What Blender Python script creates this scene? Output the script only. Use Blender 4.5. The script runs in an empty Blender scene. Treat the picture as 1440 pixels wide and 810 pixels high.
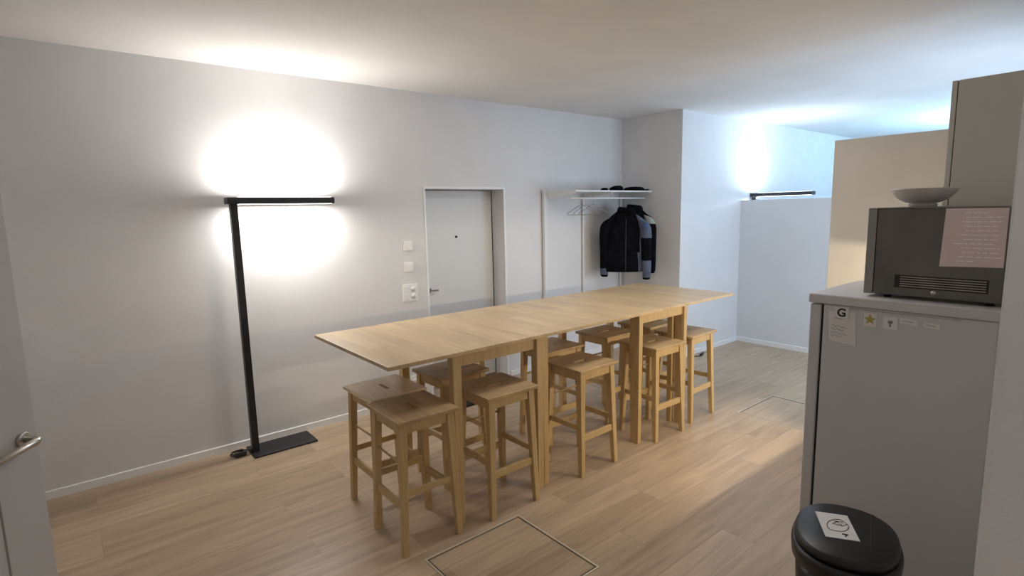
import bpy, bmesh, math, random
from mathutils import Vector, Matrix
random.seed(7)
S = bpy.context.scene
COL = S.collection

# ------------------------------------------------------------ camera
cam_d = bpy.data.cameras.new('camera'); cam = bpy.data.objects.new('camera', cam_d); COL.objects.link(cam)
RIGHT = Vector((0.7719, -0.6357, -0.0222)); UP = Vector((0.1055, 0.0939, 0.9900)); FWD = Vector((0.6271, 0.7663, -0.1398))
FWD.normalize(); RIGHT = (RIGHT - FWD * RIGHT.dot(FWD)).normalized(); UP = RIGHT.cross(FWD)
cam.matrix_world = Matrix(((RIGHT.x, UP.x, -FWD.x, 0), (RIGHT.y, UP.y, -FWD.y, 0), (RIGHT.z, UP.z, -FWD.z, 1.8), (0, 0, 0, 1)))
cam_d.sensor_width = 36.0; cam_d.lens = 769.55 * 36.0 / 1440.0; cam_d.clip_start = 0.02
S.camera = cam

# ------------------------------------------------------------ world, exposure, lights
w = bpy.data.worlds.new('world'); S.world = w; w.use_nodes = True
w.node_tree.nodes['Background'].inputs[0].default_value = (0.8, 0.85, 1.0, 1)
w.node_tree.nodes['Background'].inputs[1].default_value = 0.25
S.view_settings.view_transform = 'Standard'; S.view_settings.look = 'None'
S.view_settings.exposure = 0.55; S.view_settings.gamma = 1.0; S.view_settings.use_curve_mapping = False

def area(name, loc, direction, sx, sy, power, color, spread=180):
    d = bpy.data.lights.new(name, 'AREA'); d.shape = 'RECTANGLE'; d.size = sx; d.size_y = sy
    d.energy = power; d.color = color; d.spread = math.radians(spread)
    o = bpy.data.objects.new(name, d); COL.objects.link(o); o.location = loc
    z = -Vector(direction).normalized()
    x = Vector((1, 0, 0)) if abs(z.x) < .9 else Vector((0, 1, 0))
    y = z.cross(x).normalized(); x = y.cross(z)
    o.rotation_euler = Matrix((x, y, z)).transposed().to_euler()
    return o
WARM = (1.0, 0.95, 0.89); COOL = (0.66, 0.82, 1.0)
# floor lamp beside the wall: up and down light of its head
area('lamp_uplight', (1.36, 4.37, 1.948), (0, 0, 1), 0.68, 0.06, 9.8, (1.0, 0.97, 0.93))
area('lamp_downlight', (1.36, 4.37, 1.882), (0, 0, -1), 0.68, 0.06, 9, (1.0, 0.97, 0.93))
# second floor lamp behind the white partition
area('far_lamp_uplight', (7.16, 3.28, 1.965), (0, 0, 1), 0.06, 0.68, 9, COOL)
area('far_lamp_downlight', (7.16, 3.28, 1.905), (0, 0, -1), 0.06, 0.68, 11, COOL)
# unseen blue fill added to brighten the back of that room
area('back_room_fill', (9.3, 1.2, 2.0), (0, 0, 1), 0.8, 0.8, 80, (0.38, 0.68, 1.0))
# added fill behind the camera, no lamp stands there
area('entrance_fill_up', (0.35, -1.3, 1.95), (0.1, 0.2, 1), 0.7, 0.1, 9, WARM)
area('entrance_fill_down', (0.35, -1.3, 1.90), (0.1, 0.5, -1), 0.7, 0.1, 1.5, WARM)
# overhead fill added for ambient light, not a luminaire of the room
area('overhead_fill', (3.0, 2.3, 2.86), (0, 0, -1), 1.4, 0.6, 15, (1.0, 0.97, 0.94))
# strip under the kitchen wall cabinets
area('under_cabinet_strip', (3.82, 0.45, 1.44), (0, 0.8, -0.6), 1.0, 0.03, 20, (1.0, 0.84, 0.62))
# cool fill added for the bluish passage behind the beige partition
area('passage_fill', (5.75, 0.36, 1.55), (0, 1, 0.1), 1.7, 1.5, 36, (0.62, 0.78, 1.0))

# ------------------------------------------------------------ materials
def mat(name, color, rough=0.6, metal=0.0, spec=0.5):
    m = bpy.data.materials.new(name); m.use_nodes = True
    b = m.node_tree.nodes['Principled BSDF']
    b.inputs['Base Color'].default_value = (*color, 1); b.inputs['Roughness'].default_value = rough
    b.inputs['Metallic'].default_value = metal; b.inputs['Specular IOR Level'].default_value = spec
    return m
def add_noise(m, c1, c2, scale=8, bump=0.0, bscale=120, detail=4, stretch=(1, 1, 1), lo=.35, hi=.65, dist=.002):
    nt = m.node_tree; N = nt.nodes; Lk = nt.links; b = N['Principled BSDF']
    tc = N.new('ShaderNodeTexCoord'); mp = N.new('ShaderNodeMapping'); mp.inputs['Scale'].default_value = stretch
    Lk.new(tc.outputs['Object'], mp.inputs[0])
    n = N.new('ShaderNodeTexNoise'); n.inputs['Scale'].default_value = scale; n.inputs['Detail'].default_value = detail
    Lk.new(mp.outputs[0], n.inputs['Vector'])
    r = N.new('ShaderNodeValToRGB'); r.color_ramp.elements[0].position = lo; r.color_ramp.elements[1].position = hi
    r.color_ramp.elements[0].color = (*c1, 1); r.color_ramp.elements[1].color = (*c2, 1)
    Lk.new(n.outputs['Fac'], r.inputs[0]); Lk.new(r.outputs[0], b.inputs['Base Color'])
    if bump:
        n2 = N.new('ShaderNodeTexNoise'); n2.inputs['Scale'].default_value = bscale; n2.inputs['Detail'].default_value = 2
        Lk.new(tc.outputs['Object'], n2.inputs['Vector'])
        bp = N.new('ShaderNodeBump'); bp.inputs['Strength'].default_value = bump; bp.inputs['Distance'].default_value = dist
        Lk.new(n2.outputs['Fac'], bp.inputs['Height']); Lk.new(bp.outputs[0], b.inputs['Normal'])
    return m
M = {}
M['wall'] = add_noise(mat('wall_plaster', (.76, .75, .74), .9, spec=.2), (.75, .742, .742), (.78, .772, .772), 3, .35, 160)
M['ceiling'] = add_noise(mat('ceiling_plaster', (.76, .74, .71), .9, spec=.2), (.73, .71, .69), (.77, .75, .73), 2, .2, 60)
M['tan'] = add_noise(mat('beige_panel', (.62, .56, .48), .8, spec=.2), (.50, .475, .435), (.53, .505, .465), 3)
M['partition'] = add_noise(mat('white_partition', (.74, .75, .76), .7), (.73, .74, .75), (.76, .77, .78), 2)
M['trim'] = mat('white_trim', (.86, .86, .85), .4)
M['white'] = mat('white_lacquer', (.78, .78, .77), .35)
M['door'] = mat('door_grey', (.70, .70, .69), .45)
M['leaf'] = mat('door_leaf', (.53, .515, .50), .5)
M['black'] = add_noise(mat('black_metal', (.02, .02, .022), .45, .2), (.017, .017, .02), (.026, .026, .03), 20)
M['dark'] = mat('dark_gap', (.02, .02, .02), .8)
M['plate'] = mat('switch_plastic', (.88, .87, .84), .35)
M['hole'] = mat('socket_hole', (.10, .10, .10), .6)
M['steel'] = mat('brushed_steel', (.55, .52, .48), .28, 1.0)
M['fridge'] = add_noise(mat('fridge_enamel', (.66, .66, .67), .45), (.57, .57, .578), (.59, .59, .598), 3)
M['cab'] = mat('cabinet_front', (.55, .53, .475), .5)
M['mwbody'] = mat('microwave_grey', (.30, .295, .285), .4, .5)
M['mwside'] = add_noise(mat('microwave_dark', (.06, .058, .052), .42, .3), (.13, .124, .112), (.16, .153, .138), 6)
M['slot'] = mat('vent_metal', (.42, .38, .33), .35, .7)
M['pink'] = add_noise(mat('pink_paper', (.60, .50, .47), .8), (.72, .60, .57), (.76, .65, .62), 5)
M['ink'] = mat('white_ink', (.95, .90, .87), .8)
M['paper'] = mat('white_paper', (.74, .73, .72), .8)
M['pencil'] = mat('pencil_ink', (.22, .22, .24), .8)
M['inkblack'] = mat('black_ink', (.03, .03, .03), .8)
M['gold'] = mat('gold_star', (.45, .36, .07), .45, .3)
M['bowl'] = add_noise(mat('bowl_glaze', (.62, .58, .53), .35), (.58, .54, .49), (.66, .62, .57), 14)
M['bin'] = mat('bin_plastic', (.010, .011, .013), .38)
M['cloth'] = add_noise(mat('black_cloth', (.004, .004, .006), .95, spec=.08), (.003, .003, .004), (.007, .007, .010), 14, .5, 90, dist=.006)
M['greycloth'] = add_noise(mat('slate_cloth', (.10, .12, .17), .9, spec=.2), (.08, .095, .14), (.13, .15, .20), 18, .5, 90, dist=.006)
M['palecloth'] = mat('pale_cloth', (.36, .38, .32), .9)
M['blue'] = mat('blue_badge', (.04, .08, .20), .6)
M['hanger'] = mat('hanger_metal', (.40, .40, .40), .35, .8)
M['rug'] = add_noise(mat('doormat_fibre', (.012, .012, .013), 1), (.008, .008, .009), (.02, .02, .02), 60)
M['counter'] = mat('worktop', (.5, .48, .45), .4)
em = bpy.data.materials.new('lamp_diffuser'); em.use_nodes = True
eb = em.node_tree.nodes['Principled BSDF']; eb.inputs['Base Color'].default_value = (.9, .9, .88, 1)
eb.inputs['Emission Color'].default_value = (1, .97, .92, 1); eb.inputs['Emission Strength'].default_value = 3.0
M['glow'] = em

def wood(name, base, var, axis, band=0.055, rough=.5, grain=.8):
    """staves running along `axis` (0 or 1) with fine grain"""
    m = mat(name, base, rough); nt = m.node_tree; N = nt.nodes; Lk = nt.links; b = N['Principled BSDF']
    tc = N.new('ShaderNodeTexCoord')
    mp = N.new('ShaderNodeMapping')
    if axis == 1: mp.inputs['Rotation'].default_value = (0, 0, math.pi / 2)
    if axis == 2: mp.inputs['Rotation'].default_value = (0, math.pi / 2, 0)
    Lk.new(tc.outputs['Object'], mp.inputs[0])
    br = N.new('ShaderNodeTexBrick'); br.offset = .37; br.offset_frequency = 2
    br.inputs['Scale'].default_value = 1; br.inputs['Brick Width'].default_value = .42; br.inputs['Row Height'].default_value = band
    br.inputs['Mortar Size'].default_value = 0.0
    br.inputs['Color1'].default_value = (*[c * (1 - var) for c in base], 1)
    br.inputs['Color2'].default_value = (*[min(1, c * (1 + var)) for c in base], 1)
    Lk.new(mp.outputs[0], br.inputs['Vector'])
    m2 = N.new('ShaderNodeMapping'); m2.inputs['Scale'].default_value = (2.2, 34, 34)
    Lk.new(mp.outputs[0], m2.inputs[0])
    n = N.new('ShaderNodeTexNoise'); n.inputs['Scale'].default_value = 1.6; n.inputs['Detail'].default_value = 5; n.inputs['Distortion'].default_value = .6
    Lk.new(m2.outputs[0], n.inputs['Vector'])
    r = N.new('ShaderNodeValToRGB'); r.color_ramp.elements[0].position = .3; r.color_ramp.elements[1].position = .7
    r.color_ramp.elements[0].color = (grain, grain * .97, grain * .92, 1); r.color_ramp.elements[1].color = (1.06, 1.05, 1.03, 1)
    Lk.new(n.outputs['Fac'], r.inputs[0])
    mx = N.new('ShaderNodeMix'); mx.data_type = 'RGBA'; mx.blend_type = 'MULTIPLY'; mx.inputs[0].default_value = 1
    Lk.new(br.outputs['Color'], mx.inputs[6]); Lk.new(r.outputs[0], mx.inputs[7]); Lk.new(mx.outputs[2], b.inputs['Base Color'])
    return m
M['top'] = wood('table_top_birch', (.62, .465, .275), .10, 1, .09, .36, .84)
M['birch'] = wood('birch_legs', (.62, .445, .22), .05, 2, .3, .5, .86)
M['sheenseat'] = wood('pale_birch_seat', (.78, .63, .43), .05, 0, .07, .27, .88)  # birch lightened to paint in the reflection of the lit wall
M['seat'] = wood('birch_seat', (.51, .355, .185), .13, 0, .07, .42, .78)

def floor_material():
    m = mat('oak_plank_floor', (.5, .4, .3), .36); nt = m.node_tree; N = nt.nodes; Lk = nt.links; b = N['Principled BSDF']
    tc = N.new('ShaderNodeTexCoord')
    br = N.new('ShaderNodeTexBrick'); br.offset = .33; br.offset_frequency = 3
    br.inputs['Scale'].default_value = 1; br.inputs['Brick Width'].default_value = 1.35; br.inputs['Row Height'].default_value = .185
    br.inputs['Mortar Size'].default_value = .0012; br.inputs['Mortar Smooth'].default_value = .2; br.inputs['Bias'].default_value = 0
    br.inputs['Color1'].default_value = (.45, .337, .225, 1); br.inputs['Color2'].default_value = (.555, .425, .295, 1)
    br.inputs['Mortar'].default_value = (.33, .25, .18, 1)
    Lk.new(tc.outputs['Object'], br.inputs['Vector'])
    # long streaky grain, shifted from plank to plank by the plank colour
    mp = N.new('ShaderNodeMapping'); mp.inputs['Scale'].default_value = (1.1, 13, 1)
    add = N.new('ShaderNodeVectorMath'); add.operation = 'MULTIPLY_ADD'
    add.inputs[1].default_value = (40, 40, 40)
    Lk.new(br.outputs['Color'], add.inputs[0]); Lk.new(tc.outputs['Object'], add.inputs[2])
    Lk.new(add.outputs[0], mp.inputs[0])
    n = N.new('ShaderNodeTexNoise'); n.inputs['Scale'].default_value = 1.3; n.inputs['Detail'].default_value = 7; n.inputs['Distortion'].default_value = .8
    n.inputs['Roughness'].default_value = .6
    Lk.new(mp.outputs[0], n.inputs['Vector'])
    r = N.new('ShaderNodeValToRGB'); r.color_ramp.elements[0].position = .30; r.color_ramp.elements[1].position = .68
    r.color_ramp.elements[0].color = (.72, .70, .68, 1); r.color_ramp.elements[1].color = (1.10, 1.095, 1.09, 1)
    Lk.new(n.outputs['Fac'], r.inputs[0])
    mx = N.new('ShaderNodeMix'); mx.data_type = 'RGBA'; mx.blend_type = 'MULTIPLY'; mx.inputs[0].default_value = 1
    Lk.new(br.outputs['Color'], mx.inputs[6]); Lk.new(r.outputs[0], mx.inputs[7])
    Lk.new(mx.outputs[2], b.inputs['Base Color'])
    return m
M['floor'] = floor_material()

# ------------------------------------------------------------ mesh helpers
class MB:
    def __init__(self): self.bm = bmesh.new(); self.mi = 0
    def _new(self, verts, faces, smooth=False):
        vs = [self.bm.verts.new(v) for v in verts]
        for f in faces:
            try:
                F = self.bm.faces.new([vs[i] for i in f]); F.material_index = self.mi; F.smooth = smooth
            except ValueError: pass
        return vs
    def box(self, a, b):
        x0, y0, z0 = a; x1, y1, z1 = b
        self._new([(x0, y0, z0), (x1, y0, z0), (x1, y1, z0), (x0, y1, z0), (x0, y0, z1), (x1, y0, z1), (x1, y1, z1), (x0, y1, z1)],
                  [(3, 2, 1, 0), (4, 5, 6, 7), (0, 1, 5, 4), (1, 2, 6, 5), (2, 3, 7, 6), (3, 0, 4, 7)])
        return self
    def beam(self, p0, s0, p1, s1):
        """tapered beam, axis aligned cross sections s0/s1 (x,y) at heights of p0/p1"""
        V = []
        for p, s in ((p0, s0), (p1, s1)):
            for dx, dy in ((-1, -1), (1, -1), (1, 1), (-1, 1)): V.append((p[0] + dx * s[0] / 2, p[1] + dy * s[1] / 2, p[2]))
        self._new(V, [(3, 2, 1, 0), (4, 5, 6, 7), (0, 1, 5, 4), (1, 2, 6, 5), (2, 3, 7, 6), (3, 0, 4, 7)]); return self
    def rail(self, p0, p1, t, h):
        """horizontal board from p0 to p1, thickness t, height h (centre line)"""
        p0 = Vector(p0); p1 = Vector(p1); d = (p1 - p0).normalized(); n = Vector((-d.y, d.x, 0)).normalized() * t / 2; u = Vector((0, 0, h / 2))
        V = [p0 - n - u, p1 - n - u, p1 + n - u, p0 + n - u, p0 - n + u, p1 - n + u, p1 + n + u, p0 + n + u]
        self._new(V, [(3, 2, 1, 0), (4, 5, 6, 7), (0, 1, 5, 4), (1, 2, 6, 5), (2, 3, 7, 6), (3, 0, 4, 7)]); return self
    def tube(self, pts, r, n=10, closed=False, rads=None):
        pts = [Vector(p) for p in pts]; rings = []; k = len(pts); prev = None
        for i, p in enumerate(pts):
            a = pts[i - 1] if (i > 0 or closed) else p; c = pts[(i + 1) % k] if (i < k - 1 or closed) else p
            t = (c - a).normalized()
            if prev is None:
                x = t.orthogonal().normalized()
            else:
                x = (prev - t * prev.dot(t)).normalized()
            prev = x; y = t.cross(x); rr = rads[i] if rads else r
            rings.append([p + (x * math.cos(2 * math.pi * j / n) + y * math.sin(2 * math.pi * j / n)) * rr for j in range(n)])
        V = [v for R in rings for v in R]; F = []
        for i in range(k if closed else k - 1):
            for j in range(n):
                a = i * n + j; b = i * n + (j + 1) % n; c = ((i + 1) % k) * n + (j + 1) % n; d = ((i + 1) % k) * n + j
                F.append((a, b, c, d))
        if not closed: F += [tuple(range(n))[::-1], tuple((k - 1) * n + j for j in range(n))]
        self._new(V, F, True); return self
    def lathe(self, prof, n=40, c=(0, 0), sx=1.0, sy=1.0, p=2.0, rot=0):
        """prof = list of (r, z); superellipse cross section"""
        V = []; F = []
        for r, z in prof:
            for j in range(n):
                a = 2 * math.pi * j / n; ca, sa = math.cos(a), math.sin(a)
                q = (abs(ca) ** p + abs(sa) ** p) ** (-1 / p)
                x, y = ca * q * r * sx, sa * q * r * sy
                V.append((c[0] + x * math.cos(rot) - y * math.sin(rot), c[1] + x * math.sin(rot) + y * math.cos(rot), z))
        for i in range(len(prof) - 1):
            for j in range(n): F.append((i * n + j, i * n + (j + 1) % n, (i + 1) * n + (j + 1) % n, (i + 1) * n + j))
        F += [tuple(range(n))[::-1], tuple((len(prof) - 1) * n + j for j in range(n))]
        self._new(V, F, True); return self
    def cyl(self, p0, p1, r, n=24): return self.tube([p0, p1], r, n)
    def prism(self, pts, n):
        """polygon pts (3-D, planar) extruded by vector n"""
        n = Vector(n); k = len(pts); V = [Vector(p) for p in pts] + [Vector(p) + n for p in pts]
        self._new(V, [tuple(range(k))[::-1], tuple(range(k, 2 * k))] + [(i, (i + 1) % k, k + (i + 1) % k, k + i) for i in range(k)]); return self
    def loft(self, rings, mis=None, cap=True):
        k = len(rings[0]); V = [v for R in rings for v in R]; vs = [self.bm.verts.new(v) for v in V]
        for i in range(len(rings) - 1):
            for j in range(k):
                F = self.bm.faces.new([vs[i * k + j], vs[i * k + (j + 1) % k], vs[(i + 1) * k + (j + 1) % k], vs[(i + 1) * k + j]])
                F.smooth = True; F.material_index = mis(i, j) if mis else self.mi
        if cap:
            for R in (0, len(rings) - 1):
                F = self.bm.faces.new([vs[R * k + j] for j in range(k)]); F.smooth = False; F.material_index = mis(min(R, len(rings) - 2), 0) if mis else self.mi
        return self
    def build(self, name, m, parent=None, bevel=0.0, seg=2, subsurf=0):
        bmesh.ops.recalc_face_normals(self.bm, faces=self.bm.faces)
        me = bpy.data.meshes.new(name); self.bm.to_mesh(me); self.bm.free()
        for x in (m if isinstance(m, (list, tuple)) else [m]): me.materials.append(x)
        o = bpy.data.objects.new(name, me); COL.objects.link(o)
        if parent: o.parent = parent
        if bevel:
            b = o.modifiers.new('bevel', 'BEVEL'); b.width = bevel; b.segments = seg; b.limit_method = 'ANGLE'; b.angle_limit = math.radians(40)
        if subsurf:
            s = o.modifiers.new('subsurf', 'SUBSURF'); s.levels = subsurf; s.render_levels = subsurf
        return o
def thing(name, label, cat, loc=(0, 0, 0), rz=0, group=None):
    o = bpy.data.objects.new(name, None); COL.objects.link(o); o.location = loc; o.rotation_euler = (0, 0, rz); o.empty_display_size = .1
    return tag(o, label, cat, group)
def tag(o, label, cat, group=None):
    o['label'] = label; o['category'] = cat
    if group: o['group'] = group
    return o
def struct(o, label=None, cat=None):
    o['kind'] = 'structure'
    if label: o['label'] = label
    if cat: o['category'] = cat
    return o

# ------------------------------------------------------------ the room shell
H = 2.89; YW = 4.539; XC = 5.549; YF = 3.679
struct(MB().box((-.9, -3.2, -.12), (10.8, 4.9, 0)).build('floor', M['floor']), 'light oak plank floor running along the long wall', 'floor')
struct(MB().box((-.9, -3.2, H), (10.8, 4.9, H + .12)).build('ceiling', M['ceiling']), 'plain white ceiling', 'ceiling')
DX0, DX1, DZ = 2.684, 3.622, 2.022
wb = MB()
wb.box((-.9, YW, 0), (DX0, YW + .3, H)); wb.box((DX1, YW, 0), (XC + .12, YW + .3, H)); wb.box((DX0, YW, DZ), (DX1, YW + .3, H))
wb.box((DX0, YW + .26, 0), (DX1, YW + .3, DZ))
struct(wb.build('wall_back', M['wall']), 'long white wall behind the black floor lamp and the table', 'wall')
struct(MB().box((XC, YF, 0), (10.8, YW, H)).build('wall_far', M['wall']), 'white projecting wall right of the coat rack', 'wall')
struct(MB().box((-.9, -3.2, 0), (-.72, YW, H)).build('wall_left', M['wall']), 'white wall at the left', 'wall')
struct(MB().box((-.72, -3.2, 0), (1.3, -3.05, H)).build('wall_rear', M['wall']), 'white wall at the rear', 'wall')
wr = MB(); wr.box((1.3, -3.2, 0), (2.45, .193, H))
struct(wr.build('wall_right', M['wall'], bevel=.004), 'grey-white wall end at the right edge beside the fridge', 'wall')
struct(MB().box((2.45, .1, 0), (10.8, .3, H)).build('wall_kitchen', M['wall']), 'white wall behind the kitchen units', 'wall')
struct(MB().box((10.65, .3, 0), (10.8, YF, H)).build('wall_end', M['wall']), 'white end wall of the far room', 'wall')
struct(MB().box((4.4, .3, 0), (4.55, 1.65, 2.25)).build('wall_beige', M['tan'], bevel=.003), 'beige partition panel stopping below the ceiling behind the fridge', 'wall')
struct(MB().box((6.9, 1.3, 0), (6.98, YF, 1.868)).build('wall_partition', M['partition'], bevel=.003), 'low white partition wall in front of the far lamp', 'wall')

wf = MB()  # unseen frame, added only to go with the cool passage fill
for a_, b_ in (((4.85, .30, .75), (4.90, .34, 2.35)), ((6.60, .30, .75), (6.65, .34, 2.35)), ((4.90, .30, 2.30), (6.60, .34, 2.35)), ((4.90, .30, .75), (6.60, .34, .80)), ((5.73, .30, .80), (5.77, .34, 2.30))): wf.box(a_, b_)
struct(wf.build('added_window_frame', M['trim'], bevel=.003), 'unseen white window frame added around the cool passage fill', 'window')

def base(name, a, b, n, h=.055, t=.012):
    """baseboard from a to b, standing out by n"""
    m = MB(); a = Vector((*a, 0)); b = Vector((*b, 0)); n = Vector((*n, 0)) * t
    m.prism([a, a + n, a + n * .9 + Vector((0, 0, h - .004)), a + n * .5 + Vector((0, 0, h)), a + Vector((0, 0, h))], b - a)
    return struct(m.build(name, M['trim']))
bb = base('baseboard_back', (-.72, YW), (DX0 - .05, YW), (0, -1))
base('baseboard_rack', (DX1 + .05, YW), (XC, YW), (0, -1))
base('baseboard_return', (XC, YW), (XC, YF), (-1, 0))
base('baseboard_far', (XC, YF), (6.9, YF), (0, -1))
base('baseboard_partition', (6.9, YF), (6.9, 1.3), (-1, 0), .06)
base('baseboard_left', (-.72, 1.9), (-.72, YW), (1, 0))

# door in its niche
d1 = MB().box((DX0 + .004, YW + .2, .012), (3.628, YW + .24, DZ - .008)).build('door_1', M['door'], bevel=.002)
struct(d1, 'plain grey-white flat door set back in the long wall', 'door')
h = MB(); h.cyl((2.80, YW + .2, 1.025), (2.80, YW + .185, 1.025), .024); h.tube([(2.80, YW + .2, 1.025), (2.80, YW + .15, 1.025), (2.81, YW + .143, 1.025), (2.875, YW + .143, 1.025)], .009)
h.build('door_handle', M['mwbody'], d1)
MB().cyl((3.148, YW + .203, 1.547), (3.148, YW + .190, 1.547), .012, 18).build('peephole', M['black'], d1)
MB().box((3.612, YW + .1985, .012), (3.6235, YW + .2005, DZ - .01)).build('door_seam', M['dark'], d1)
tr = MB(); tr.box((DX0 - .022, YW - .008, 0), (DX0, YW - .0005, DZ + .022)); tr.box((DX1, YW - .008, 0), (DX1 + .022, YW - .0005, DZ + .022)); tr.box((DX0, YW - .008, DZ), (DX1, YW - .0005, DZ + .022))
struct(tr.build('trim_1', M['trim'], bevel=.002), 'thin white metal frame around the door niche', 'door frame')

# open door leaf at the left edge
E0 = Vector((-.140, 2.540, 0)); U = Vector((-.594, -.804, 0)).normalized(); NN = Vector((U.y, -U.x, 0)) * -1
if NN.dot(Vector((1, 0, 0))) < 0: NN = -NN
leaf = thing('door_2', 'open grey door leaf with a steel lever at the left edge of the view', 'door', E0)
leaf['kind'] = 'structure'
def lp(u, n, z): return U * u + NN * n + Vector((0, 0, z))
def lbox(m, u0, u1, n0, n1, z0, z1):
    return m.prism([lp(u0, n0, z0), lp(u1, n0, z0), lp(u1, n1, z0), lp(u0, n1, z0)], (0, 0, z1 - z0))
m_ = MB(); lbox(m_, 0, .9, -.042, 0, .01, 2.02); m_.build('panel', M['leaf'], leaf, bevel=.002)
m_ = MB(); lbox(m_, .180, .187, 0, .0015, .08, 1.9); lbox(m_, .75, .757, 0, .0015, .08, 1.9); lbox(m_, .187, .75, 0, .0015, .08, .087); lbox(m_, .187, .75, 0, .0015, 1.893, 1.9)
m_.build('panel_groove', M['mwbody'], leaf)
hm = MB(); hm.cyl(lp(.065, 0, 1.05), lp(.065, .012, 1.05), .026, 28); hh = hm.build('rosette', M['steel'], leaf, bevel=.002)
hm = MB(); pts = [lp(.065, .008, 1.05), lp(.062, .045, 1.05), lp(.068, .056, 1.049)] + [lp(.08 + i * .02, .060 - .0005 * i * i, 1.048 - .0004 * i * i) for i in range(8)]
hm.tube(pts, .0105, 14, rads=[.011, .011, .0125, .0135, .0135, .013, .0125, .012, .0115, .011, .010]); hm.build('door_handle', M['steel'], leaf)
fr = MB(); fr.box((-.72, 1.76, 0), (-.66, 1.83, 2.06)); fr.box((-.72, .84, 0), (-.66, .9, 2.06)); fr.box((-.72, .9, 2.02), (-.66, 1.76, 2.08))
struct(fr.build('trim_2', M['trim'], bevel=.003), 'white door frame on the left wall', 'door frame')

# ------------------------------------------------------------ hatches in the floor
def hatch(x0, y0, x1, y1, label):
    t = thing('floor_hatch', label, 'floor hatch', (x0, y0, 0), 0, None)
    X, Y = x1 - x0, y1 - y0
    for o_, (s, z, mm, nm) in enumerate(((0, .003, 'hatchmetal', 'outer_frame'), (.012, .0022, 'hatchgap', 'gap'))):
        wd = .009 if o_ == 0 else .005
        m = MB(); m.box((s, s, 0), (X - s, s + wd, z)); m.box((s, Y - s - wd, 0), (X - s, Y - s, z)); m.box((s, s + wd, 0), (s + wd, Y - s - wd, z)); m.box((X - s - wd, s + wd, 0), (X - s, Y - s - wd, z))
        m.build(nm, M[mm], t)
    return t
M['hatchmetal'] = mat('hatch_frame_metal', (.80, .72, .60), .35, .4); M['hatchgap'] = mat('hatch_gap', (.13, .10, .07), .8)
hatch(1.292, 1.712, 1.934, 2.351, 'square metal-framed floor hatch in front of the bar stools')
hatch(4.43, 1.69, 5.08, 2.325, 'square metal-framed floor hatch between the table and the fridge')

# ------------------------------------------------------------ switches and sockets
def plate(name, label, x0, z0, x1, z1, kind, group=None):
    t = thing(name, label, 'socket' if kind != 'switch' else 'light switch', ((x0 + x1) / 2, YW, (z0 + z1) / 2), 0, group)
    W, Hh = (x1 - x0) / 2, (z1 - z0) / 2
    MB().box((-W, -.014, -Hh), (W, 0, Hh)).build('cover_plate', M['plate'], t, bevel=.003)
    if kind == 'switch':
        MB().box((-W * .66, -.019, -Hh * .66), (W * .66, -.014, Hh * .66)).build('rocker', M['trim'], t, bevel=.003)
    else:
        for (cx, cz) in ([(-W * .45, Hh * .42), (W * .42, Hh * .42), (-W * .45, -Hh * .4), (W * .42, -Hh * .4)] if kind == 'multi' else [(0, 0)]):
            r = min(W, Hh) * (.36 if kind == 'multi' else .6)
            if kind == 'multi' and cx < 0:
                MB().box((cx - r, -.018, cz - r), (cx + r, -.014, cz + r)).build('rocker', M['trim'], t, bevel=.002)
            else:
                sk = MB().cyl((cx, -.014, cz), (cx, -.017, cz), r, 20).build('socket_face', M['trim'], t)
                q = MB()
                for ax, az in ((-.35, .0), (.35, .0), (0, -.32)): q.cyl((cx + ax * r, -.0165, cz + az * r), (cx + ax * r, -.0176, cz + az * r), .0028 if kind != 'multi' else .0035, 8)
                q.build('pin_hole', M['hole'], sk)
    return t
plate('light_switch', 'upper of the two small white square switches left of the door', 2.427, 1.455, 2.518, 1.546, 'switch', None)
plate('light_switch', 'lower small white square switch, between the upper switch and the large socket plate', 2.427, 1.256, 2.518, 1.349, 'switch', None)
plate('wall_socket', 'large square white combined switch and socket plate left of the door', 2.395, .980, 2.553, 1.140, 'multi')
plate('wall_socket', 'small white socket low on the wall, seen under the table', 2.44, .165, 2.53, .255, 'single')

# ------------------------------------------------------------ floor lamp
t = thing('floor_lamp', 'tall black floor lamp with a flat bar head, standing against the long wall', 'floor lamp', (.95, 4.25, 0))
MB().box((0, -.005, 0), (.475, .25, .014)).build('base_plate', M['black'], t, bevel=.003)
MB().box((.014, .092, .014), (.062, .148, 1.895)).build('pole', M['black'], t, bevel=.003)
hd = MB().box((-.008, .065, 1.891), (.772, .175, 1.939)).build('lamp_head', M['black'], t, bevel=.003)
MB().box((.07, .09, 1.8880), (.755, .15, 1.8912)).build('lower_diffuser', M['glow'], hd)
MB().box((.07, .09, 1.9388), (.755, .15, 1.9415)).build('upper_diffuser', M['glow'], hd)
cb = MB(); pts = []
for i in range(40):
    a = i / 39 * 4.3 * math.pi
    pts.append((-.075 + .06 * math.cos(a) * (1 - i / 130), .16 + .05 * math.sin(a), .008 + .0004 * i))
cb.tube([(.012, .13, .02)] + pts[::-1], .0045, 6); cb.build('power_cord', M['black'], t)
MB().box((-.11, .10, .003), (-.03, .135, .035)).build('plug_adapter', M['bin'], t, bevel=.006)

t = thing('floor_lamp', 'black lamp head showing above the low white partition in the far room', 'floor lamp', (7.16, 3.28, 0))
MB().box((-.12, -.10, 0), (.12, .39, .014)).build('base_plate', M['black'], t, bevel=.003)
MB().box((-.035, .31, .014), (.035, .37, 1.91)).build('pole', M['black'], t, bevel=.003)
hd = MB().box((-.055, -.39, 1.913), (.055, .385, 1.957)).build('lamp_head', M['black'], t, bevel=.003)
MB().box((-.03, -.36, 1.9105), (.03, .30, 1.9132)).build('lower_diffuser', M['glow'], hd)
MB().box((-.03, -.36, 1.9568), (.03, .30, 1.9595)).build('upper_diffuser', M['glow'], hd)

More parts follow.
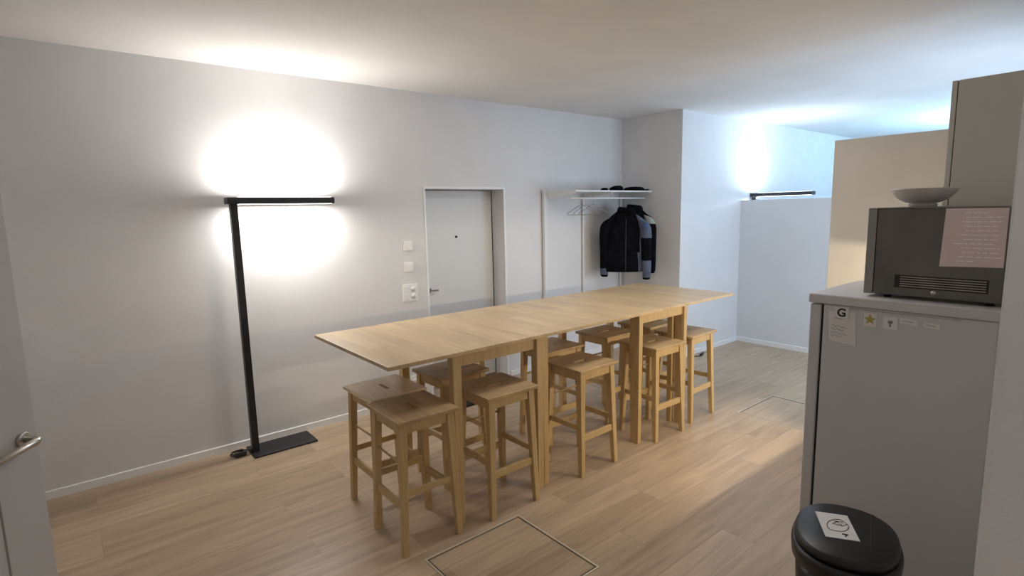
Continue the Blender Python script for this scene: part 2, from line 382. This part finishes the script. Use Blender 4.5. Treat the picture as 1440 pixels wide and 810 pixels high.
# ------------------------------------------------------------ bar tables
TZ = 1.026
def bar_table(x0, label, front, back, sec, gap):
    t = thing('bar_table', label, 'table', (x0, 2.487, 0), 0, None)
    L = 1.693; W = 1.045; a, b = .735, .96
    for (u, v, nm) in ((.001, a - .0015, 'drop_leaf'), (a + .0015, b - .0015, 'centre_board'), (b + .0015, L - .001, 'drop_leaf')):
        MB().box((u, 0, TZ - .022), (v, W, TZ)).build(nm, M['top'], t, bevel=.0025)
    zt = TZ - .0225
    def leg(u, y, s=(.055, .055)):
        MB().beam((u, y, 0), (s[0] * .85, s[1] * .85), (u, y, zt), s).build('leg', M['birch'], t, bevel=.003)
    yf = .034; yb = W - .05
    # front gate
    leg(front[0], sec[1] / 2 + .005, sec); leg(front[1], sec[1] / 2 + .005, sec)
    MB().rail((front[0] + .028, yf, zt - .036), (front[1] - .024, yf, zt - .036), .022, .062).build('gate_rail', M['birch'], t, bevel=.002)
    # fixed trestle: a leg just behind the gate's inner leg and its partner at the back
    leg(front[1] + gap[0], yf + gap[1], (.045, .05)); leg(back[0], yb, (.06, .06)); leg(back[1], yb, (.055, .055))
    MB().rail((back[0] + .028, yb, zt - .036), (back[1] - .026, yb, zt - .036), .022, .062).build('gate_rail', M['birch'], t, bevel=.002)
    MB().rail((front[1] + .03, yf + .03, zt - .036), (back[0] + .02 if back[0] > front[1] else back[0] + .02, yb - .03, zt - .036), .022, .062).build('cross_rail', M['birch'], t, bevel=.002)
    return t
bar_table(1.212, 'long high birch bar table, the half nearer the floor lamp', (.420, 1.045), (.610, 1.290), (.056, .058), (.054, .004))
bar_table(2.907, 'long high birch bar table, the half nearer the white partition', (.372, .955), (.52, 1.18), (.044, .09), (-.02, .095))

# ------------------------------------------------------------ bar stools
def make_stool():
    t = thing('bar_stool', '', 'stool')
    SX, SY, Z = .195, .185, .745; T = .022
    # seat board of two staves with a hand slot
    sb = MB(); hx, hy = .055, .011
    def slab(x0, y0, x1, y1): sb.box((x0, y0, Z - T), (x1, y1, Z))
    bm = sb.bm; vo = []; vi = []
    for z in (Z - T, Z):
        vo.append([bm.verts.new((x, y, z)) for x, y in ((-SX, -SY), (SX, -SY), (SX, SY), (-SX, SY))])
        vi.append([bm.verts.new((x, y, z)) for x, y in ((-hx, -hy), (hx, -hy), (hx, hy), (-hx, hy))])
    for k in range(4):
        n = (k + 1) % 4
        bm.faces.new((vo[1][k], vo[1][n], vi[1][n], vi[1][k])); bm.faces.new((vo[0][k], vo[0][n], vi[0][n], vi[0][k]))
        bm.faces.new((vo[0][k], vo[0][n], vo[1][n], vo[1][k])); bm.faces.new((vi[0][k], vi[0][n], vi[1][n], vi[1][k]))
    sb.build('seat', M['seat'], t, bevel=.004)
    tx, ty = .150, .142; bx, by = .172, .168; zt = Z - T - .0005
    def pos(z):
        f = 1 - z / zt; return tx + (bx - tx) * f, ty + (by - ty) * f
    for sx in (-1, 1):
        for sy in (-1, 1):
            MB().beam((sx * bx, sy * by, 0), (.034, .034), (sx * tx, sy * ty, zt), (.044, .044)).build('leg', M['birch'], t, bevel=.003)
    for s in (-1, 1):
        MB().rail((-tx + .0225, s * (ty + .006), zt - .030), (tx - .0225, s * (ty + .006), zt - .030), .018, .056).build('apron', M['birch'], t, bevel=.002)
        MB().rail((s * (tx + .006), -ty + .0225, zt - .030), (s * (tx + .006), ty - .0225, zt - .030), .018, .056).build('apron', M['birch'], t, bevel=.002)
        x, y = pos(.265); MB().rail((-x + .018, s * y, .265), (x - .018, s * y, .265), .018, .045).build('stretcher', M['birch'], t, bevel=.002)
        x, y = pos(.335); MB().rail((s * x, -y + .018, .335), (s * x, y - .018, .335), .018, .036).build('stretcher', M['birch'], t, bevel=.002)
    x, y = pos(.50); MB().cyl((-x + .016, y, .50), (x - .016, y, .50), .006, 10).build('foot_rod', M['birch'], t)
    return t
def dup(root):
    r = root.copy(); COL.objects.link(r)
    for ch in list(root.children):
        c = ch.copy(); COL.objects.link(c); c.parent = r
    return r
P = math.pi / 2
stools = [
 (1.445, 3.03, P + .01, 'bar stool at the lamp end of the table with a reflection painted into its seat, nearest the wall'),
 (1.405, 2.615, P - .02, 'frontmost bar stool, standing at the near left corner of the table'),
 (1.965, 2.585, .0, 'bar stool on the near side, just right of the first front table leg'),
 (2.73, 2.597, .015, 'bar stool on the near side standing alone between the two tables\' front frames'),
 (3.565, 2.597, -.02, 'bar stool on the near side standing inside the farther front table frame'),
 (4.09, 2.64, .03, 'bar stool sticking out at the far right end of the table, nearest the partition'),
 (1.96, 3.075, .02, 'bar stool on the wall side, half hidden behind the first front table leg'),
 (2.91, 3.09, -.01, 'bar stool on the wall side, behind the lone stool between the table frames'),
 (3.585, 3.10, .0, 'bar stool on the wall side, left of the farther front table frame'),
 (4.14, 3.09, .02, 'bar stool on the wall side at the far end, mostly hidden behind the end stool'),
]
proto = make_stool()
for i, (x, y, rz, lab) in enumerate(stools):
    s = proto if i == 0 else dup(proto)
    s.location = (x, y, 0)
    if i == 0: sheen_stool = s
    s.rotation_euler = (0, 0, rz); s['label'] = lab; s['category'] = 'stool'; s['group'] = 'birch bar stools around the high table'

for ch in sheen_stool.children:
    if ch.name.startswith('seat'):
        ch.data = ch.data.copy(); ch.data.materials[0] = M['sheenseat']

# ------------------------------------------------------------ coat rack
t = thing('coat_rack', 'white wall-mounted coat rack with a top shelf in the corner', 'coat rack', (4.18, YW, 0))
def rp(x, y, z): return (x - 4.18, y - YW, z)
MB().box(rp(4.16, 4.488, .0), rp(4.205, YW - .012, 2.02)).build('upright', M['white'], t, bevel=.003)
MB().box(rp(4.80, 4.505, .0), rp(4.822, YW - .012, 1.98)).build('upright', M['white'], t, bevel=.003)
MB().box(rp(5.485, 4.505, .0), rp(5.507, YW - .012, 1.98)).build('upright', M['white'], t, bevel=.003)
MB().box(rp(4.206, 4.05, 1.982), rp(5.51, 4.504, 2.0)).build('shelf', M['white'], t, bevel=.003)
for x in (4.206, 4.80, 5.485):
    MB().prism([rp(x, 4.50, 1.981), rp(x, 4.07, 1.981), rp(x, 4.07, 1.965), rp(x, 4.50, 1.935)], (.016, 0, 0)).build('bracket', M['white'], t)
MB().cyl(rp(4.223, 4.14, 1.915), rp(5.484, 4.14, 1.915), .011, 14).build('hanging_rail', M['white'], t)

def hanger_mesh(q=.075, w=.2):
    m = MB()
    hook = [(0, 0, -q), (0, 0, -.04)] + [(0, .018 * math.sin(a), -.018 * math.cos(a) + .002) for a in [math.radians(v) for v in range(0, 271, 30)]]
    m.tube(hook, .0022, 6)
    pr = [(.25, -.02), (.95, -.09), (1, -.103), (.95, -.111)]
    m.tube([(0, 0, -q)] + [(0, w * a, -q + b) for a, b in pr] + [(0, 0, -q - .111)] + [(0, -w * a, -q + b) for a, b in pr[::-1]], .003, 6, closed=True)
    return m
hg = hanger_mesh().build('clothes_hanger', M['hanger']); hg.location = (4.38, 4.14, 1.924)
hg.rotation_euler = (0, 0, .06)
tag(hg, 'empty wire clothes hanger on the rail, leftmost one', 'hanger', 'empty hangers on the coat rack')
for x, rz, lab in ((4.45, -.05, 'empty wire clothes hanger on the rail, middle of the three empty ones'), (4.57, .12, 'empty wire clothes hanger on the rail, nearest the jackets')):
    c = hg.copy(); COL.objects.link(c); c.location = (x, 4.14, 1.924); c.rotation_euler = (0, 0, rz); c['label'] = lab

def ell(c, rx, ry, n=28, fold=.0, ph=0, p=2.3, tilt=0):
    out = []
    for j in range(n):
        a = 2 * math.pi * j / n; ca, sa = math.cos(a), math.sin(a); q = (abs(ca) ** p + abs(sa) ** p) ** (-1 / p)
        f = 1 + fold * math.sin(5 * a + ph) + fold * .6 * math.sin(9 * a + 2 * ph)
        out.append((c[0] + ca * q * rx * f, c[1] + sa * q * ry * f, c[2] + tilt * ca * rx))
    return out
def jacket(name, label, loc, rz, k, kz, patch, group=None):
    """local x = across the shoulders, -y = towards the viewer"""
    t = thing(name, label, 'jacket', loc, rz, group)
    mats = [M['cloth'], M['greycloth'], M['palecloth']]
    prof = [(-.80, .255, .070), (-.79, .265, .078), (-.70, .262, .082), (-.55, .252, .086), (-.40, .245, .088), (-.26, .243, .086), (-.19, .235, .082), (-.135, .215, .074), (-.09, .175, .068), (-.055, .125, .064), (-.03, .10, .06)]
    rings = [ell((0, 0, z * kz), rx * k, ry * k, 40, .02 + .05 * max(0, (-z - .2)), z * 7) for z, rx, ry in prof]
    def mi(i, j):
        a = j / 40 * 360
        if patch == 'slate' and 306 + (i - 3) * 3 < a < 338 + (i - 3) * 2 and i < 5: return 1
        return 0
    MB().loft(rings, mi).build('body', mats, t, subsurf=1)
    cr = [ell((.01, -.008, z * kz), r1 * k, r2 * k, 24, .05, 2, 2, tilt=-.12) for z, r1, r2 in ((-.09, .125, .07), (-.05, .125, .075), (-.01, .115, .072), (.012, .095, .06), (.006, .06, .035))]
    MB().loft(cr).build('collar', M['cloth'], t, subsurf=1)
    zp = MB(); zp.box((-.004, -.090 * k, -.79 * kz), (.004, -.078 * k, -.13 * kz)); zp.build('zip', M['black'], t)
    for s in (-1, 1):
        fw = -.062 if s > 0 else .012
        pts = [(.150, -.085, .058, 0), (.205, -.125, .074, .4), (.252, -.21, .076, .8), (.262, -.34, .070, 1), (.262, -.48, .064, 1), (.264, -.62, .060, 1), (.270, -.76, .055, 1), (.268, -.84, .052, 1), (.264, -.865, .044, 1)]
        rg = [ell((s * x * k, fw * f, (z - (.03 * f if s > 0 else 0)) * kz), r * k, r * 1.0 * k, 18, .06, i * 1.7, 2, tilt=s * (-.8 if i < 1 else -.4 if i < 2 else 0)) for i, (x, z, r, f) in enumerate(pts)]
        def ms(i, j, s=s):
            if patch == 'slate' and s > 0 and i < 3: return 1
            if patch == 'slate' and (i == 6 or (i == 5 and s > 0)): return 1
            if patch == 'pale' and s > 0 and i == 1: return 2
            return 0
        MB().loft(rg, ms).build('sleeve', mats, t, subsurf=1)
    if patch == 'slate':
        c = (.238 * k, -.118, -.215 * kz)
        MB().cyl((c[0], c[1], c[2]), (c[0] + .002, c[1] - .010, c[2]), .033 * k, 20).build('round_badge', M['blue'], t)
    return t
jacket('jacket', 'black jacket with slate-grey shoulder, side stripe and cuffs, hanging in front on the rack', (5.10, 4.12, 1.80), -.80, .90, .93, 'slate')
jacket('jacket', 'black jacket with a pale shoulder patch, hanging behind the slate-trimmed jacket', (5.285, 4.15, 1.83), -.80, .80, .90, 'pale')
for k, (x, y, lab) in enumerate(((5.10, 4.12, 'hanger carrying the slate-trimmed black jacket'), (5.285, 4.15, 'hanger carrying the rear black jacket with a pale patch'))):
    c = hg.copy(); COL.objects.link(c)
    if k == 0: jm = hanger_mesh(.135, .17).build('clothes_hanger', M['hanger']); jd = jm.data; bpy.data.objects.remove(jm)
    c.data = jd; c.location = (x, y + .005, 1.922); c.rotation_euler = (0, 0, .77); c['label'] = lab; c['group'] = 'hangers carrying jackets'
# small black wear on the shelf
def blob(name, pts, label, cat, loc, rz, mname='cloth'):
    m = MB()
    for (c, r, h) in pts:
        prof = [(r * .92, 0), (r, h * .2), (r * .97, h * .6), (r * .8, h * .88), (r * .4, h)]
        m.lathe(prof, 20, c, 1.0, .75, 2.3)
    o = m.build(name, M[mname], subsurf=1); o.location = loc; o.rotation_euler = (0, 0, rz); return tag(o, label, cat)
blob('glove', [((0, 0), .05, .035), ((.05, .03), .022, .025), ((-.055, .0), .02, .018)], 'small crumpled black glove at the left of the items on the rack shelf', 'glove', (4.85, 4.22, 2.001), .2)
blob('folded_scarf', [((0, 0), .09, .05), ((.03, .0), .08, .062)], 'folded black cloth in the middle of the rack shelf', 'scarf', (5.05, 4.22, 2.001), .1)
m = MB(); m.lathe([(.12, 0), (.125, .012), (.12, .028), (.095, .042), (.05, .048)], 28, (0, 0), 1, .9); cap = m.build('crown', M['cloth'])
ct = thing('flat_cap', 'flat black cap at the right end of the rack shelf', 'cap', (5.33, 4.18, 2.001), -.9); cap.parent = ct
MB().prism([(.06, -.07, .004), (.15, -.06, .004), (.175, 0, .004), (.15, .06, .004), (.06, .07, .004)], (0, 0, .012)).build('peak', M['cloth'], ct, bevel=.003)

# floor items seen under the table
m = MB().box((2.74, 4.06, 0), (3.56, 4.50, .012)).build('doormat', M['rug'], bevel=.004); tag(m, 'black doormat in front of the flat door, seen under the table', 'doormat')
m = MB(); m.tube([(5.75, 3.60, .008), (5.83, 3.55, .008), (5.92, 3.57, .008), (6.0, 3.62, .008)], .006, 6); m.tube([(5.84, 3.56, .014), (5.97, 3.60, .014)], .013, 8)
tag(m.build('cable_connector', M['bin']), 'short black cable lying on the floor by the white far wall', 'cable')

# ------------------------------------------------------------ fridge
FX = 2.63
t = thing('refrigerator', 'chest-high white refrigerator with small magnets on its side, under the microwave', 'refrigerator', (FX, .39, 0))
def fp(x, y, z): return (x - FX, y - .39, z)
MB().box(fp(FX, .39, .02), fp(3.23, .992, 1.352)).build('body', M['fridge'], t, bevel=.004)
MB().box(fp(FX - .006, .385, 1.353), fp(3.236, 1.058, 1.397)).build('top_panel', M['fridge'], t, bevel=.008, seg=3)
MB().box(fp(FX + .004, 1.004, .06), fp(3.226, 1.052, 1.348)).build('door', M['fridge'], t, bevel=.006)
MB().box(fp(FX + .012, .992, .065), fp(3.218, 1.0035, 1.343)).build('door_seal', M['dark'], t)
MB().box(fp(FX + .02, .42, 0), fp(3.2, .98, .02)).build('plinth', M['dark'], t)
MB().box(fp(FX - .0015, .50, 1.343), fp(FX + .001, .885, 1.3465)).build('edge_line', M['slot'], t)
# magnets and papers on its side: board coordinates (y to the left is larger)
XS = FX - .0005
def note(name, label, cat, pts, th=.0015, m='paper', group=None, up=0.0):
    t_ = thing(name, label, cat, (XS - up, pts[0][0], pts[0][1]), 0, group)
    y0, z0 = pts[0]
    MB().prism([(0, y - y0, z - z0) for y, z in pts], (-th, 0, 0)).build('sheet', M[m], t_)
    return t_
def ongrid(t_, name, polys, y0, z0, off, m, lab=None):
    q = MB()
    for pl in polys: q.prism([(-off, y - y0, z - z0) for y, z in pl], (-.0006, 0, 0))
    return q.build(name, M[m], t_)
def text_on(t_, body, y, z, size, m, off, name='lettering', rot=0.0, bold=.0):
    c = bpy.data.curves.new('txt', 'FONT'); c.body = body; c.size = size; c.extrude = .0004; c.offset = bold; c.align_x = 'CENTER'; c.align_y = 'CENTER'
    o = bpy.data.objects.new('txt', c); COL.objects.link(o)
    dg = bpy.context.evaluated_depsgraph_get(); me = bpy.data.meshes.new_from_object(o.evaluated_get(dg))
    bpy.data.objects.remove(o); me.materials.clear(); me.materials.append(M[m])
    # text x -> -y world, text y -> z, text normal -> -x
    R_ = Matrix(((0, 0, -1, -off), (-math.cos(rot), math.sin(rot), 0, y), (math.sin(rot), math.cos(rot), 0, z), (0, 0, 0, 1)))
    me.transform(R_); oo = bpy.data.objects.new(name, me); COL.objects.link(oo); oo.parent = t_; return oo
n1 = note('note_paper', 'white handwritten note hanging on the fridge side, lowest of the papers', 'note', [(.970, 1.325), (.862, 1.330), (.853, 1.180), (.962, 1.192)])
for i in range(4):
    q = MB(); y0, z0 = .970, 1.325; zz = 1.262 - i * .018; a = MB()
    pts = [(-.0019, .955 - j * .008 - y0, zz + .004 * math.sin(j * 2.1 + i) - j * .0008 + i * .003 - z0) for j in range(9 - (i % 2) * 2)]
    a.tube(pts, .0009, 4); a.build('handwriting', M['pencil'], n1)
n2 = note('fridge_magnet', 'square white magnet with a black letter G, topmost on the fridge side', 'magnet', [(.943, 1.345), (.888, 1.345), (.888, 1.292), (.943, 1.292)], .004, 'paper', None, .0018)
text_on(n2, 'G', -.0275, -.024, .050, 'inkblack', .0042, bold=.0016)
ongrid(n2, 'caption', [[(.940, 1.2965), (.905, 1.2965), (.905, 1.2945), (.940, 1.2945)]], .943, 1.345, .0041, 'pencil')
def star(cy, cz, r, y0, z0):
    return [[(cy + rr * math.sin(a), cz + rr * math.cos(a)) for a, rr in [(i * math.pi / 5, r if i % 2 == 0 else r * .42) for i in range(10)]]]
n3 = note('fridge_magnet', 'square white magnet with a gold star', 'magnet', [(.829, 1.335), (.780, 1.335), (.780, 1.275), (.829, 1.275)], .003)
st = MB()
for pl in star(.805, 1.307, .024, 0, 0): st.prism([(-.0031, y - .829, z - 1.335) for y, z in pl], (-.0012, 0, 0))
st.build('star', M['gold'], n3)
n4 = note('fridge_magnet', 'square white magnet with a small dark figure, right of the gold star', 'magnet', [(.758, 1.328), (.705, 1.328), (.703, 1.276), (.756, 1.276)], .003)
ongrid(n4, 'figure_print', [[(.739, 1.312), (.722, 1.312), (.722, 1.302), (.727, 1.298), (.728, 1.286), (.734, 1.286), (.734, 1.298), (.739, 1.302)]], .758, 1.328, .0031, 'pencil')
n5 = note('fridge_label', 'narrow white label strip on the fridge side, left one of two', 'label', [(.699, 1.330), (.640, 1.327), (.636, 1.302), (.697, 1.307)], .002)
ongrid(n5, 'printed_line', [[(.690, 1.319), (.650, 1.317), (.650, 1.314), (.690, 1.316)]], .699, 1.330, .0021, 'slot')
n6 = note('fridge_label', 'narrow white label strip on the fridge side, right one of two', 'label', [(.618, 1.323), (.565, 1.320), (.562, 1.298), (.616, 1.302)], .002)
ongrid(n6, 'printed_line', [[(.610, 1.313), (.575, 1.311), (.575, 1.308), (.610, 1.310)]], .618, 1.323, .0021, 'slot')

# ------------------------------------------------------------ microwave and bowl
MX = 2.69; mz = 1.412
t = thing('microwave', 'dark grey microwave oven standing on top of the fridge', 'microwave', (MX, .40, 1.397))
def mp_(x, y, z): return (x - MX, y - .40, z - 1.397)
MB().box(mp_(MX, .40, mz), mp_(3.17, .822, 1.774)).build('casing', M['mwside'], t, bevel=.004)
MB().box(mp_(MX - .002, .824, mz - .002), mp_(3.172, .858, 1.777)).build('door', M['mwbody'], t, bevel=.003)
MB().box(mp_(MX - .001, .40, 1.7745), mp_(3.17, .822, 1.778)).build('top_cover', M['mwbody'], t)
for y in (.44, .78):
    for x in (2.74, 3.12): MB().cyl(mp_(x, y, 1.397), mp_(x, y, mz), .014, 16).build('foot', M['bin'], t)
for i in range(5):
    MB().box(mp_(MX - .003, .447 , 1.452 + i * .0095), mp_(MX + .001, .725, 1.4555 + i * .0095)).build('vent_louvre', M['slot'], t)
MB().box(mp_(MX - .0012, .44, 1.446), mp_(MX + .001, .745, 1.499)).build('vent_recess', M['dark'], t)
MB().cyl(mp_(MX, .609, 1.434), mp_(MX - .004, .609, 1.434), .009, 16).build('screw', M['steel'], t)
pp = tag(thing('notice_sheet', '', 'paper', (MX - .001, .590, 1.771)), 'pinkish handwritten notice stuck on the side of the microwave', 'notice')
MB().prism([(0, 0, 0), (0, -.186, 0), (0, -.186, -.222), (0, .007, -.228)], (-.0012, 0, 0)).build('sheet', M['pink'], pp)
random.seed(3)
for i in range(12):
    q = MB(); z = -.018 - i * .0168; y = -.03 - random.random() * .04
    if i % 3 == 0: y = -.06
    while y > -.165:
        ln = .008 + random.random() * .022; q.box((-.002, y - ln, z - .0016), (-.0012, y, z + .0016)); y -= ln + .006
        if random.random() < .13: break
    if len(q.bm.verts): q.build('writing_line', M['ink'], pp)

t = thing('bowl', 'shallow pale ceramic bowl standing on the microwave', 'bowl', (2.88, .715, 1.7785), .3)
n = 48; V = []; bmx = MB()
prof_o = [(.050, 0), (.052, .010), (.046, .014), (.066, .020), (.090, .034), (.108, .053), (.118, .072), (.120, .077)]
prof_i = [(.114, .076), (.100, .056), (.070, .038), (.040, .028), (.005, .026)]
bmx.lathe(prof_o + prof_i, 48, (0, 0), 1.0, 1.0, 2.25)
bmx.build('bowl_body', M['bowl'], t)

# ------------------------------------------------------------ kitchen units behind the fridge
t = thing('wall_cabinet', 'beige wall cabinet hung high behind the microwave at the right', 'cabinet', (3.24, .30, 1.46))
MB().box((0, .001, 0), (1.155, .405, .885)).build('carcass', M['cab'], t, bevel=.002)
for i in range(2):
    MB().box((.002 + i * .578, .409, 0), (.575 + i * .578, .430, .885)).build('door', M['cab'], t, bevel=.002)
MB().box((.01, .405, .005), (1.145, .4088, .88)).build('door_seal', M['dark'], t)
t = thing('base_cabinet', 'kitchen base cabinet behind the fridge under the worktop', 'cabinet', (3.24, .30, 0))
MB().box((0, .001, .1), (1.155, .58, .86)).build('carcass', M['cab'], t)
for i in range(2):
    d = MB().box((.002 + i * .578, .582, .1), (.575 + i * .578, .60, .85)).build('door', M['cab'], t, bevel=.002)
    MB().cyl((.1 + i * .578, .62, .8), (.45 + i * .578, .62, .8), .006, 10).build('handle', M['steel'], d)
MB().box((0, .02, 0), (1.155, .54, .0995)).build('plinth', M['dark'], t)
m = MB().box((3.24, .301, .861), (4.395, .92, .90)).build('worktop', M['counter'], bevel=.003); tag(m, 'grey kitchen worktop behind the fridge', 'worktop')

# ------------------------------------------------------------ bin
BC = (2.045, .655); BR = math.atan2(.30, .95)
t = thing('waste_bin', 'black plastic waste bin with a lid sticker in the lower right corner', 'bin', (BC[0], BC[1], 0))
b = MB(); b.lathe([(.128, 0), (.135, .01), (.150, .45), (.156, .56), (.150, .56)], 56, (0, 0), 1.22, 1.0, 2.3, BR); b.build('bucket', M['bin'], t)
b = MB(); b.lathe([(.160, .555), (.168, .56), (.171, .60), (.168, .612), (.160, .612)], 56, (0, 0), 1.22, 1.0, 2.3, BR); b.build('rim', M['bin'], t)
b = MB(); b.lathe([(.160, .6125), (.161, .634), (.158, .643), (.150, .648), (.07, .6525), (.01, .653)], 56, (0, 0), 1.22, 1.0, 2.3, BR); lid = b.build('lid', M['bin'], t)
def bl(x, y, z): return (x * math.cos(BR) - y * math.sin(BR), x * math.sin(BR) + y * math.cos(BR), z)
b = MB(); b.tube([bl(-.16 , -.080, .649), bl(-.09, -.077, .6515), bl(0, -.076, .6528), bl(.09, -.077, .6515), bl(.16, -.080, .649)], .0025, 6); b.build('hinge_seam', M['dark'], lid)
stk = MB(); corners = [(2.085, .775), (2.14, .685), (2.0, .595), (1.945, .685)]
stk.prism([(x - BC[0], y - BC[1], .6532) for x, y in corners], (0, 0, .0012)); sk = stk.build('sticker', M['paper'], lid)
ctr = Vector((2.045 - BC[0], .682 - BC[1], .6549))
dr = MB(); dr.tube([ctr + Vector((.044 * math.cos(a) * (1 + .1 * math.sin(3 * a)), .032 * math.sin(a), 0)) for a in [i * math.pi / 12 for i in range(24)]], .0013, 4, closed=True)
dr.tube([ctr + Vector(v) for v in ((.02, .02, 0), (.035, -.002, 0), (.012, -.008, 0), (.022, .012, 0), (.0, .018, 0), (.008, -.012, 0), (.03, -.018, 0))], .0014, 4)
dr.tube([ctr + Vector(v) for v in ((-.045, -.03, 0), (-.036, -.045, 0), (-.052, -.042, 0))], .0025, 5)
dr.build('drawing', M['inkblack'], sk)
b = MB(); b.box((-.03, -.02, 0), (.03, .02, .012)); pd = b.build('pedal', M['bin'], t, bevel=.004); pd.location = bl(-.215, .05, .012); pd.rotation_euler = (0, 0, BR)
